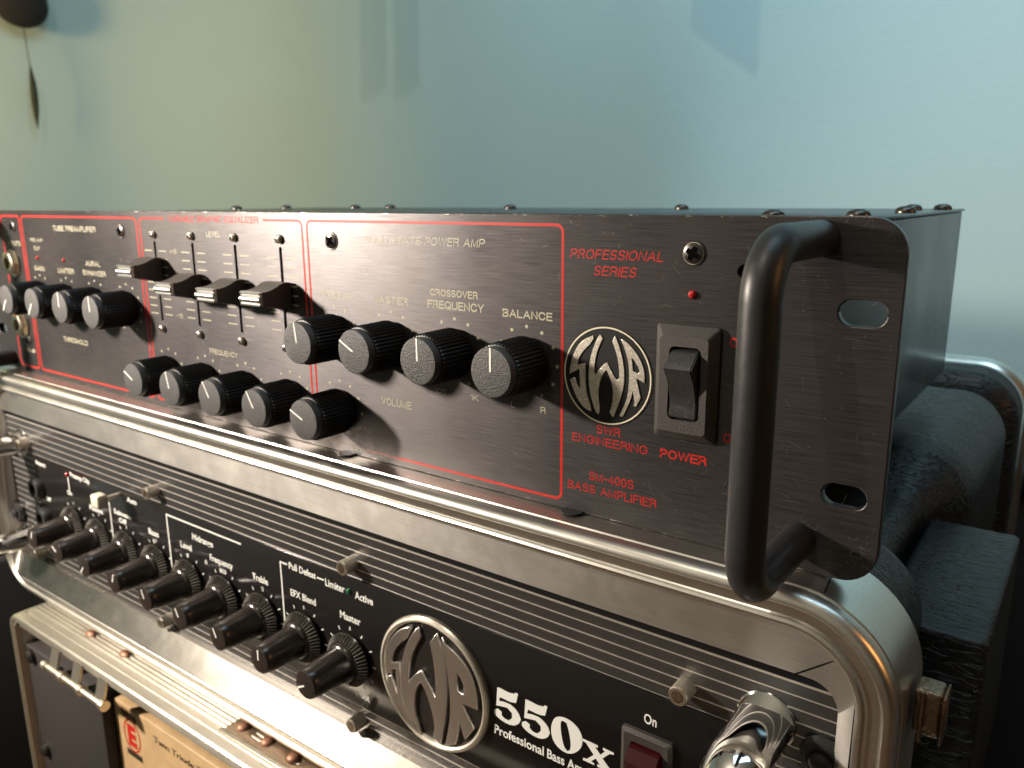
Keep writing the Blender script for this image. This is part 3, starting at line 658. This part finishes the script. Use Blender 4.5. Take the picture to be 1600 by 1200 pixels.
# moulded body with ribs, then the rear rim
body = [(9, 15), (6.5, 17), (6, 22), (6, 50), (9, 56), (20, 62), (22, 70), (22, 128), (18, 140), (8, 156), (6.5, 170), (6.5, 272), (9, 284), (15, 292), (15, 304), (6, 308), (4, 312), (4, 334)]
rim('moulded_shell', body, X0, X1, Z0, Z1, 30, M_shell, case, 12, close=False, ang=60)
rim('rear_rim', [(3, 334), (1.5, 336), (.4, 338.5), (0, 341), (.5, 344), (2.2, 346.5), (4.2, 346.5), (4.5, 340)], X0, X1, Z0, Z1, 30, M_rim, case, 14, ang=30)
# moulded stacking blocks on the right flank
bl = box('stacking_block', (-8, 22.5, 48, 141, -108, -31), M_shell, case, 2.2, 3)
# butterfly latch
lt = empty('latch', (0, 0, 0)); lt.parent = case
box('latch_lever', (11.5, 17.6, 0, 7.5, -35, -23), M_dbr, lt, .9, 2)
box('latch_wing', (17.7, 18.4, -1.5, 7, -35.5, -22.8), M_dbr, lt, .3, 1)
tube('latch_pin', [(13.5, -1.2, -36), (13.5, -1.2, -22.5)], .6, M_dbr, lt, 10)

amp2 = empty('bass_amplifier', (0, 0, 0), 'glossy black amplifier with silver lines and cone knobs, mounted inside the silver rimmed case', 'amplifier')
FY = -5.0
plate('faceplate', [rrect(-481.5, -2.2, -116.5, -28.5, 2, 4)], FY, FY+3, M_rib, amp2)
box('chassis', (-470, -14, FY+3.2, 300, -115, -29), M_chassis, amp2)
# bare-metal ridge lines right across
zs = [-28.9-3.72*i for i in range(24)]
for i, z in enumerate(zs):
    if z < -115: break
    rd_ = box('ridge', (-480.5, -3.0, FY-.16, FY+.1, z-.16-(.12 if i == 0 else 0), z+.16+(.2 if i == 0 else 0)), M_ridge, amp2)
box('overlay', (-444.5, -32.5, FY-.9, FY+.05, -102.6, -47.4), M_over, amp2, .15, 1)
OY = FY-.935
T5 = [('Pull Defeat', -218.5, -201.9, -54.2, 2.9), ('Limiter', -196.4, -185.2, -55.2, 3.1), ('Active', -179.6, -169.8, -55.6, 3.1), ('EFX Blend', -218.6, -203.0, -66.2, 3.0), ('Master', -188.8, -177.2, -66.5, 3.1), ('MAX', -180.7, -174.4, -98.5, 2.4),
      ('Treble', -244.2, -233.5, -66.3, 3.1), ('Frequency', -275.2, -258.2, -66.1, 3.1), ('Midrange', -288.0, -271.9, -59.2, 3.0), ('Level', -298.6, -289.5, -65.7, 3.1), ('Bass', -326.3, -317.3, -66.0, 3.0), ('On', -57.0, -52.9, -57.7, 3.2),
      ('Professional', -112.9, -92.5, -85.2, 3.4), ('Bass Amplifier', -91.2, -68.4, -85.2, 3.4), ('Preamp Clip', -401.5, -380.6, -52.0, 2.6), ('On', -407.6, -402.4, -63.3, 2.4), ('Active', -381.4, -371.1, -62.3, 2.6), ('Passive', -383.8, -370.4, -66.6, 2.7),
      ('Subwave', -358.1, -341.2, -62.8, 2.6), ('Off', -354.0, -346.9, -66.7, 2.6), ('Auto', -343.6, -334.7, -53.3, 2.6), ('Input', -441.3, -429.9, -52.6, 2.4), ('0', -279.5, -278, -69, 2.0), ('800', -268.5, -263.5, -70, 2.0), ('0', -238.5, -237, -70.2, 2.0), ('0', -323, -321.5, -70, 2.0), ('0', -294.5, -293, -70, 2.0), ('Off', -436, -429, -73, 2.4)]
for s_, x0, x1, z, h in T5: text(s_, x0, x1, z, h, OY, M_prt, amp2, .02)
for pts, wd in (([(-226.2, -80), (-223.6, -54.2), (-219.4, -53.0)], .75), ([(-223.9, -80.5), (-223.9, -52.8), (-219.2, -52.8)], .75)):
    pass
ribbon('printed_line', [(-224.0, -81), (-224.0, -52.8), (-219.6, -52.8)], .75, OY, M_prt, amp2)
ribbon('printed_line', [(-201.2, -53.2), (-197.2, -53.2)], .7, OY, M_prt, amp2)
ribbon('printed_line', [(-308.3, -79), (-308.3, -51.9), (-250.5, -51.9)], .8, OY, M_prt, amp2)
ribbon('printed_line', [(-362.3, -84), (-362.3, -58)], .8, OY, M_prt, amp2)
ribbon('printed_line', [(-404.5, -61.3), (-404.5, -53)], .8, OY, M_prt, amp2)
F5 = [(-111.37, -67.27), (-110.42, -67.02), (-106.54, -67.43), (-104.23, -67.0), (-103.9, -66.4), (-102.72, -66.29), (-103.6, -70.05), (-105.91, -70.68), (-110.26, -70.47), (-110.76, -72.13), (-108.59, -71.63), (-105.26, -71.62), (-102.64, -73.26), (-101.67, -75.57), (-102.67, -77.81), (-105.33, -79.42), (-108.69, -79.43), (-111.73, -78.55), (-112.88, -77.48), (-112.73, -76.18), (-111.35, -75.31), (-109.66, -75.84), (-109.67, -77.2), (-108.33, -78.05), (-106.65, -77.96), (-105.3, -76.48), (-105.29, -74.65), (-107.27, -73.34), (-109.97, -73.83), (-111.88, -74.3)]
ZR = [(-87.45, -68.35), (-84.43, -67.5), (-81.44, -67.97), (-79.05, -69.54), (-77.85, -71.89), (-77.92, -74.8), (-79.24, -77.41), (-81.9, -79.78), (-84.93, -80.26), (-87.69, -79.13), (-89.38, -76.9), (-89.76, -73.53), (-88.98, -70.27)]
ZH = [(-85.32, -69.03), (-83.81, -69.26), (-82.89, -71.76), (-82.06, -76.05), (-82.4, -78.53), (-83.42, -79.28), (-84.64, -78.36), (-85.58, -75.25), (-86.09, -71.39), (-85.92, -69.57)]
XX = [(-78.13, -72.3), (-72.3, -72.3), (-72.3, -73.1), (-73.3, -73.2), (-71.4, -75.2), (-69.75, -73.3), (-70.5, -73.1), (-70.5, -72.35), (-66.69, -72.35), (-66.69, -73.1), (-68.06, -73.4), (-70.6, -76.1), (-67.6, -79.0), (-66.6, -79.2), (-66.6, -79.85), (-72.4, -79.85), (-72.4, -79.1), (-71.4, -79.0), (-73.0, -77.2), (-74.6, -79.0), (-73.5, -79.2), (-73.5, -79.85), (-77.6, -79.85), (-77.5, -79.1), (-76.2, -78.9), (-73.7, -76.3), (-76.6, -73.2), (-78.12, -73.0)]
for L in ([smoothpoly(F5)], [[(x+11.6, z) for x, z in smoothpoly(F5)]], [smoothpoly(ZR, 2), smoothpoly(ZH)], [XX]):
    plate('numeral', L, FY-1.0, FY-.92, M_prt, amp2)
# round badge with raised letters
b5 = empty('logo_badge', (0, 0, 0)); b5.parent = amp2
cx, cz = -140.0, -76.4
dsk = lathe('badge_ring', [(25.7, .9), (25.7, 2.2), (25.2, 2.9), (24.3, 3.1), (23.5, 2.7), (23.1, 1.7), (23.1, 1.4)], (cx, FY, cz), M_alud, b5, 96, cap=False)
lathe('badge_disc', [(23.3, .9), (23.3, 1.6)], (cx, FY, cz), mat('badge_black', (0.014, .012, .011), .3), b5, 64)
S5 = [(-148.71, -56.7), (-149.43, -58.16), (-151.75, -62.41), (-154.73, -64.51), (-157.63, -68.24), (-159.2, -71.81), (-159.59, -74.99), (-155.54, -73.34), (-155.75, -79.92), (-155.7, -86.58), (-153.63, -91.35), (-150.57, -95.14), (-146.36, -98.12), (-145.74, -99.26), (-147.09, -99.56), (-152.02, -97.16), (-156.29, -93.85), (-159.51, -89.49), (-161.6, -85.13), (-162.0, -81.57), (-160.03, -80.32), (-158.56, -84.9), (-157.02, -88.22), (-157.03, -82.07), (-157.39, -76.11), (-159.88, -77.59), (-159.62, -79.16), (-162.3, -79.28), (-162.3, -75.84), (-161.6, -71.13), (-159.9, -66.03), (-156.23, -61.25), (-152.74, -58.47)]
W5 = [(-145.29, -55.72), (-144.55, -59.25), (-147.42, -63.84), (-149.6, -68.37), (-150.83, -73.14), (-151.53, -80.51), (-148.32, -76.01), (-144.56, -72.55), (-143.03, -74.55), (-140.6, -77.92), (-138.17, -81.0), (-137.5, -79.93), (-137.53, -72.47), (-138.22, -65.85), (-139.67, -59.66), (-136.43, -55.13), (-134.88, -59.97), (-133.52, -65.19), (-132.8, -71.2), (-132.95, -79.19), (-134.01, -88.21), (-135.87, -96.09), (-136.42, -98.97), (-139.44, -97.37), (-138.63, -92.88), (-139.41, -88.28), (-141.13, -82.99), (-143.22, -78.94), (-145.41, -77.08), (-147.54, -80.62), (-148.63, -85.44), (-148.69, -91.01), (-147.54, -94.99), (-145.71, -98.4), (-149.3, -96.86), (-152.47, -92.56), (-154.54, -86.68), (-155.06, -79.66), (-154.18, -73.28), (-152.16, -66.58), (-148.87, -60.09)]
R5 = [(-133.82, -56.24), (-132.96, -57.74), (-128.17, -59.65), (-123.5, -63.06), (-120.67, -67.61), (-119.32, -72.73), (-118.97, -77.75), (-126.29, -78.01), (-123.4, -82.19), (-120.81, -86.1), (-124.55, -91.59), (-125.43, -90.47), (-125.95, -87.49), (-127.42, -85.45), (-127.85, -89.91), (-129.27, -95.92), (-133.72, -98.0), (-131.91, -91.11), (-130.87, -83.68), (-130.85, -77.3), (-131.54, -70.2), (-132.55, -63.8), (-133.92, -59.11)]
H5 = [(-127.89, -66.49), (-126.01, -68.11), (-124.59, -70.66), (-124.27, -74.17), (-125.29, -74.58), (-127.7, -74.21), (-128.01, -70.42)]
M_l5 = mat('raised_logo_metal', (0.9, 0.87, 0.84), 0.32, 1)
for L in ([smoothpoly(S5)], [smoothpoly(W5)], [smoothpoly(R5), H5]): plate('letter', L, FY-2.9, FY-1.5, M_l5, b5, .25)
# cone knobs with a ribbed skirt
def cone_knob():
    k = link('knob', lathe_me([(10.6, 1.1), (10.9, 1.6), (10.6, 2.1), (8.6, 4.4)], 88, flute=.0), M_k550); auto(k, 40)
    vsr, fsr = [], []
    for i in range(44):   # raised ribs round the skirt
        a = 2*math.pi*i/44; ca, sa = math.cos(a), math.sin(a); pa, pb = -sa*.22, ca*.22
        n = len(vsr)
        for r, t in ((10.95, 2.05), (8.5, 4.75)):
            for s_ in (1, -1): vsr.append((r*ca+s_*pa, -t, r*sa+s_*pb))
        vsr += [(10.95*ca, -2.7, 10.95*sa), (8.5*ca, -5.2, 8.5*sa)]
        fsr += [(n, n+2, n+5, n+4), (n+1, n+4, n+5, n+3), (n, n+4, n+1), (n+2, n+3, n+5)]
    flat('skirt_ribs', vsr, fsr, M_skr, k)
    lathe('knob_body', [(8.2, 3.2), (7.9, 5.6), (7.5, 6.2), (6.9, 6.6), (6.1, 19.5), (5.7, 22.2), (5.3, 23.0), (4.2, 23.3)], (0, 0, 0), M_k550, k, 40)
    box('pointer', (-.32, .32, -23.45, -23.2, 0.4, 4.6), M_white, k)
    return k
ck = cone_knob(); ck.parent = amp2
CK = [(-183.5-27.35*i, -82.2+.25*i) for i in range(9)]
for i, ((x, z), a) in enumerate(zip(CK, (-118, 0, -28, -28, -18, 20, -140, -60, 20))):
    k = ck if i == 0 else copy_tree(ck, amp2); k.location = (x*S, FY*S-.0008, z*S); k.rotation_euler = (0, R(a), 0)
vs, fs = [], []
for (x, z) in CK:
    for d in range(11):
        t = R(-150+30*d); dx, dz = math.sin(t), math.cos(t); px, pz = dz*.25, -dx*.25; n = len(vs)
        for r in (11.8, 13.4):
            for s_ in (1, -1): vs.append((x+dx*r+px*s_, OY, z+dz*r+pz*s_))
        fs.append((n, n+1, n+3, n+2))
flat('dial_marks', vs, fs, M_prt, amp2)
# hex socket cap screws
def hexscrew():
    h = link('socket_screw', lathe_me([(2.9, 0), (2.9, 5.6), (2.6, 6.1), (1.75, 6.1)], 64, flute=.12, tooth=(0, 1), cap=False), M_screw); auto(h, 25)
    lathe('hex_socket', [(1.75, 6.1), (1.75, 3.6)], (0, 0, 0), M_dbr, h, 6); return h
hs_ = hexscrew(); hs_.parent = amp2
first = True
for x in (-44.6, -180.5, -316, -450):
    for z in (-41.6, -108.8):
        s_ = hs_ if first else copy_tree(hs_, amp2); first = False
        s_.location = (x*S, FY*S, z*S); s_.rotation_euler = (0, R(random.uniform(0, 60)), 0)
led(-182.8, -53.6, 1.3, FY-.6, M_ledg, amp2); led(-404.5, -51.4, 1.2, FY-.6, M_led, amp2)
j5 = lathe('input_jack', [(6.5, .9), (6.5, 3.5), (5.6, 5), (3.4, 5), (3.4, 1.5)], (-441, FY, -67), M_rub, amp2, 24, cap=False)
j5 = lathe('input_jack', [(6.5, .9), (6.5, 3.5), (5.6, 5), (3.4, 5), (3.4, 1.5)], (-437, FY, -84), M_rub, amp2, 24, cap=False)
# beige push button on a metal shaft
pb = lathe('push_button', [(1.1, .9), (1.1, 9)], (-349, FY, -50.5), M_screw, amp2, 16)
box('button_cap', (-3.6, 3.6, -14.5, -9, -3.2, 3.2), mat('beige_plastic', (.55, .5, .4), .45), pb, 1.0, 2)
# rack screws with rubber washers
def washer(x, z):
    r_ = lathe('rack_screw', [(5.6, .4), (5.9, 1.4), (5.2, 3.2), (3.6, 3.6), (3.4, 3.2), (2.9, 3.2), (2.7, 4.6), (1.5, 5.4)], (x, FY, z), M_rub, amp2, 32); return r_
for x, z in ((-6.6, -46.4), (-6.6, -90.5), (-470.8, -46.4), (-472.8, -89)): washer(x, z)
# power rocker; weak red emission stands in for its red glints
s5 = empty('power_switch', (0, 0, 0)); s5.parent = amp2
base = rrect(-63.6, -47.0, -90, -60.4, 1, 3); fr = rrect(-62.4, -48.2, -89, -61.6, 1, 3); op = rrect(-60.6, -50.0, -86, -64.2, 1.4, 3)
v_, f_ = loop_me([[(x, OY+.1, z) for x, z in base], [(x, FY-2.2, z) for x, z in base], [(x, FY-2.9, z) for x, z in fr], [(x, FY-2.6, z) for x, z in op], [(x, FY-.8, z) for x, z in op]])
auto(flat('bezel', v_, f_, M_bez, s5), 25)
M_ruby = mat('red_translucent_rocker', (0.02, 0.003, 0.004), 0.25, 0, .4); bsdf(M_ruby).inputs['Emission Color'].default_value = (1, .02, .04, 1); bsdf(M_ruby).inputs['Emission Strength'].default_value = .008
prof = [(FY-.9, -64.8), (FY-4.4, -65.2), (FY-6.6, -68.6), (FY-4.8, -76), (FY-3.2, -84), (FY-.9, -85.6)]; n = len(prof)
vs = [(x, y, z) for x in (-60.2, -50.4) for y, z in prof]
fs = [tuple(range(n)), tuple(range(n, 2*n))]+[(i, (i+1) % n, n+(i+1) % n, n+i) for i in range(n)]
flat('rocker', vs, fs, M_ruby, s5)
# chrome rack handles
def flat_handle(x):
    # flat-backed chrome bar: wide rounded section
    return tube('handle', bend([(x, FY, -42.5), (x, FY-29, -42.5), (x, FY-29, -100), (x, FY, -100)], 10, 12), 7.6, M_chrome, amp2, 48, rz=5.6)
flat_handle(-21.8); flat_handle(-457.5)
for x in (-21.8, -457.5):
    for z in (-42.5, -100):
        f = lathe('handle_foot', [(8.1, .1), (8.0, .5), (7.6, .8)], (x, FY, z), M_chrome, amp2, 40)

# ------------------------------------------------------------------ lower case, standing further forward
low = empty('rack_case', (0, 0, 0), 'lowest rack case, pale aluminium frame with ridged top and rusty rivets', 'rack case')
LX0, LX1, LT, LF = -452.0, 60.0, -138.0, -28.5
# top extrusion with four ridges (profile in y, z) run along x
pf = [(0, LT+.0), (-8.8, LT), (-9.2, LT+.9), (-10.0, LT+.9), (-10.5, LT), (-11.2, LT), (-11.7, LT+.9), (-12.5, LT+.9), (-13.0, LT), (-13.7, LT), (-14.2, LT+.9), (-15.0, LT+.9), (-15.5, LT),
      (-16.2, LT), (-16.7, LT+.9), (-17.5, LT+.9), (-18, LT), (-21.6, LT-.2), (-21.9, LT-.7), (-22.6, LT-.7), (-23, LT+.1), (-27.4, LT+.1), (-28.4, LT-.5), (-28.6, LT-1.6), (-28.6, LT-3.4), (-26.8, LT-3.4), (-26.8, LT-7), (60, LT-7), (60, LT)]
n = len(pf); vs = [(x, y, z) for x in (LX0+9, LX1) for y, z in pf]
fs = [tuple(range(n)), tuple(range(n, 2*n))]+[(i, (i+1) % n, n+(i+1) % n, n+i) for i in range(n)]
tp = flat('top_extrusion', vs, fs, M_alud, low); auto(tp, 25)
# rounded frame: left upright with a corner
def upright(name, prof, r, mt):
    """prof (inset, y); path: up the left side, round the corner, a little along the top"""
    path = lambda o: [(LX0+o, -420), (LX0+o, LT-r)]+[(LX0+r-(r-o)*math.cos(R(t)), LT-r+(r-o)*math.sin(R(t))) for t in range(0, 91, 9)]
    L = [[(x, y, z) for x, z in path(o)] for o, y in prof+[prof[0]]]
    m_ = len(L[0]); v = [p for q in L for p in q]; f = []
    for j in range(len(L)-1):
        for i in range(m_-1): f.append((j*m_+i, j*m_+i+1, (j+1)*m_+i+1, (j+1)*m_+i))
    return auto(flat(name, v, f, mt, low), 30)
upright('frame_edge', [(0, 60), (0, -26.8), (.8, -28.4), (2.4, -28.6), (2.8, -26.0), (4.2, -25.5), (4.6, -28.0), (6.2, -28.4), (7.0, -26.6), (7.0, 60)], 9.0, M_alud)
box('inner_rail', (LX0+8, 55, -17.5, 50, -157.5, LT-7.2), M_alud, low, .5)
box('rear_board', (LX0+8, 55, 50.5, 56, -420, LT-8), M_felt, low)
# rivets
rv = link('rivet', lathe_me([(3.3, 0), (3.1, .6), (2.3, 1.5), (1.0, 1.9)], 14), M_rust); auto(rv, 60)
for i, (x, y) in enumerate(((-385.5, -13.2), (-350.8, -13.0))):
    r_ = rv if i == 0 else copy_tree(rv, low); r_.parent = low; r_.rotation_euler = (R(-90), 0, 0); r_.location = (x*S, y*S, (LT+.6)*S); r_.scale = (1.25, 1, .8)
# riveted bronze strip set in the ridges
hg = empty('hinge_strip', (0, 0, 0)); hg.parent = low
vs, fs = [], []
nx = 60
for i in range(nx+1):
    x = -256+2.1*i
    for y in (-9.3, -10.6, -12.5, -15.0, -17.6, -18.8):
        vs.append((x, y, LT+1.15+(.55*math.sin(i*.55) if -16 < y < -10 else 0)-(.5 if y in (-9.3, -18.8) else 0)))
for i in range(nx):
    for j in range(5): a = i*6+j; fs.append((a, a+1, a+7, a+6))
auto(flat('strip', vs, fs, M_bronze, hg), 60)
for i in range(7):
    r_ = link('rivet', rv.data, None, hg); r_.rotation_euler = (R(-90), 0, 0); r_.location = ((-249+i*17.2)*S, -13.6*S, (LT+1.4)*S)
box('strip_lip', (-257, -128, -21.4, -18.9, LT+.2, LT+1.4), M_alud, hg, .3)
# lid hinge hanging under the top edge
lh = empty('hinge', (0, 0, 0)); lh.parent = low
tube('hinge_barrel', [(-404, -30.5, -154.5), (-343, -30.5, -154.5)], 2.0, M_screw, lh, 16)
for x in (-404.5, -386, -366, -343.5): tube('hinge_collar', [(x-1.8, -30.5, -154.5), (x+1.8, -30.5, -154.5)], 2.7, M_screw, lh, 16)
for x in (-396, -372, -347): 
    vs = [(x-4, -28, -143), (x+4, -28, -143), (x+4, -31, -153), (x-4, -31, -153), (x-4, -26.8, -143), (x+4, -26.8, -143), (x+4, -29.6, -153.5), (x-4, -29.6, -153.5)]
    flat('hinge_arm', vs, [(0, 1, 2, 3), (4, 5, 6, 7), (0, 1, 5, 4), (1, 2, 6, 5), (2, 3, 7, 6), (3, 0, 4, 7)], M_screw, lh)

pre = empty('preamplifier', (0, 0, 0), 'tan fronted unit with red oval E emblem and black end panel, inside the lowest case', 'preamplifier')
box('end_panel', (-444.6, -360.2, -24.5, -12.5, -330, -158.2), M_vinyl, pre, .6)
box('chassis', (-442, 40, -12, 45, -330, -160), M_chassis, pre)
box('label_board', (-359.3, 30, -18.3, -12.6, -330, -162.8), M_tan, pre, .8)
for z in (-163, -225): lathe('corner_screw', [(4.2, .1), (4.0, 2.0), (2.6, 3.2), (1.2, 3.6)], (-437, -24.6, z), M_blackscrew, pre, 24)
el = circ(0, 0, 1, 40)
ribbon('printed_oval', [(-343.4+7.6*x, -179.3+9.2*z) for x, z in el], .9, -18.45, M_red, pre, True)
text('E', -347.6, -339.4, -185.0, 11.4, -18.45, M_red, pre, .06)
vs, fs = [], []; quad(-351.2, -337.5, -170.2, -166.4, -18.42); quad(-350.4, -335.6, -192.4, -188.8, -18.42)
flat('printed_bar', vs, fs, M_ink, pre)
text('Twin Triode Tube Preamp', -321.5, -246.0, -172.8, 3.4, -18.45, M_ink, pre, .01)
text('EDEN', -350, -339, -169.6, 2.3, -18.5, M_tan, pre, .01)

# ------------------------------------------------------------------ neighbours and things on the wall
nb = empty('flight_case', (-700, -60, -420), 'dark equipment case with dull metal edge bars, left behind the silver rack case', 'case')
def child_box(name, b, mt, par, bev=0):
    o = box(name, b, mt, par, bev); o.location = -par.location; return o
child_box('main_body', (-1100, -560, -40, 400, -420, -150), M_felt, nb, 3)
for z in (-152, -238): child_box('edge_bar', (-1100, -560, -46, -40.5, z-11, z), M_alud, nb, 1)
nb2 = empty('added_dark_block', (200, 600, -760), 'black block added to darken the background behind and right of the silver rack case', 'case')  # added block that keeps the right background dark
child_box('main_body', (-60, 700, 372, 480, -750, -92), M_felt, nb2, 4)
child_box('dark_block_top', (-62, 702, 370, 482, -91.8, -74), M_shell, nb2, 4)
nb3 = empty('added_dark_box', (330, 60, -760), 'plain black box added to darken the background low at the right of the silver rack case', 'speaker')  # second added box, darkens the lower right
child_box('dark_box_body', (70, 700, -60, 360, -750, -140), M_felt, nb3, 4)
child_box('dark_box_front', (90, 680, -66, -60.3, -730, -160), M_vinyl, nb3, 2)
pod = empty('hanging_ornament', (-2560, 1000, 700), 'dark rounded pod hanging at the wall with a cord and slim feather', 'ornament')
# on the line of sight to the side wall
px, py, pz = -1956, 702, 462
pod.location = (px*S, py*S, pz*S)
bm = bmesh.new(); bmesh.ops.create_uvsphere(bm, u_segments=32, v_segments=16, radius=1)
for v in bm.verts:
    v.co = Vector((v.co.x*.028, v.co.y*.058, v.co.z*.070*(1 if v.co.z > 0 else .72)))
me = bpy.data.meshes.new('pod'); bm.to_mesh(me); bm.free()
po = link('pod_body', me, M_felt, pod, True); po.location = (0, 0, .052)
tube('cord', [(0, 0, 8), (2, 0, -35), (6, 0, -76)], 1.2, M_feather, pod, 8)
vs, fs = [], []
for i in range(13):
    t = i/12; wd = 8.0*math.sin(math.pi*min(1, t*1.02))**.8+.3; zc = -73-t*140; xc = 6+2*math.sin(t*5)
    vs += [(xc, -wd, zc), (xc+1.2, 0, zc), (xc, wd, zc), (xc-1.2, 0, zc)]
for i in range(12):
    for j in range(4): a = i*4+j; b = i*4+(j+1) % 4; fs.append((a, b, b+4, a+4))
flat('feather', vs, fs, M_feather, pod, True)
# unseen boards added to block the bulb and throw the soft patches on the wall
def blocker(poly, t=.22):
    L = Vector((-250, -700, 1350)); P = [L+(Vector(p)-L)*(1-t) for p in poly]
    n = len(P); vs = list(P)+[p+Vector((0, 12, 4)) for p in P]
    fs = [tuple(range(n)), tuple(range(n, 2*n))]+[(i, (i+1) % n, n+(i+1) % n, n+i) for i in range(n)]
    return struct(flat('added_shadow_board', vs, fs, M_dim))
blocker([(-1419, CY, 700), (-1419, CY, 506), (-1432, CY, 305), (-1350, CY, 334), (-1340, CY, 700)])
blocker([(-1309, CY, 700), (-1320, CY, 305), (-1250, CY, 328), (-1242, CY, 700)])
blocker([(-605, CY, 700), (-603, CY, 372), (-482, CY, 284), (-486, CY, 700)])
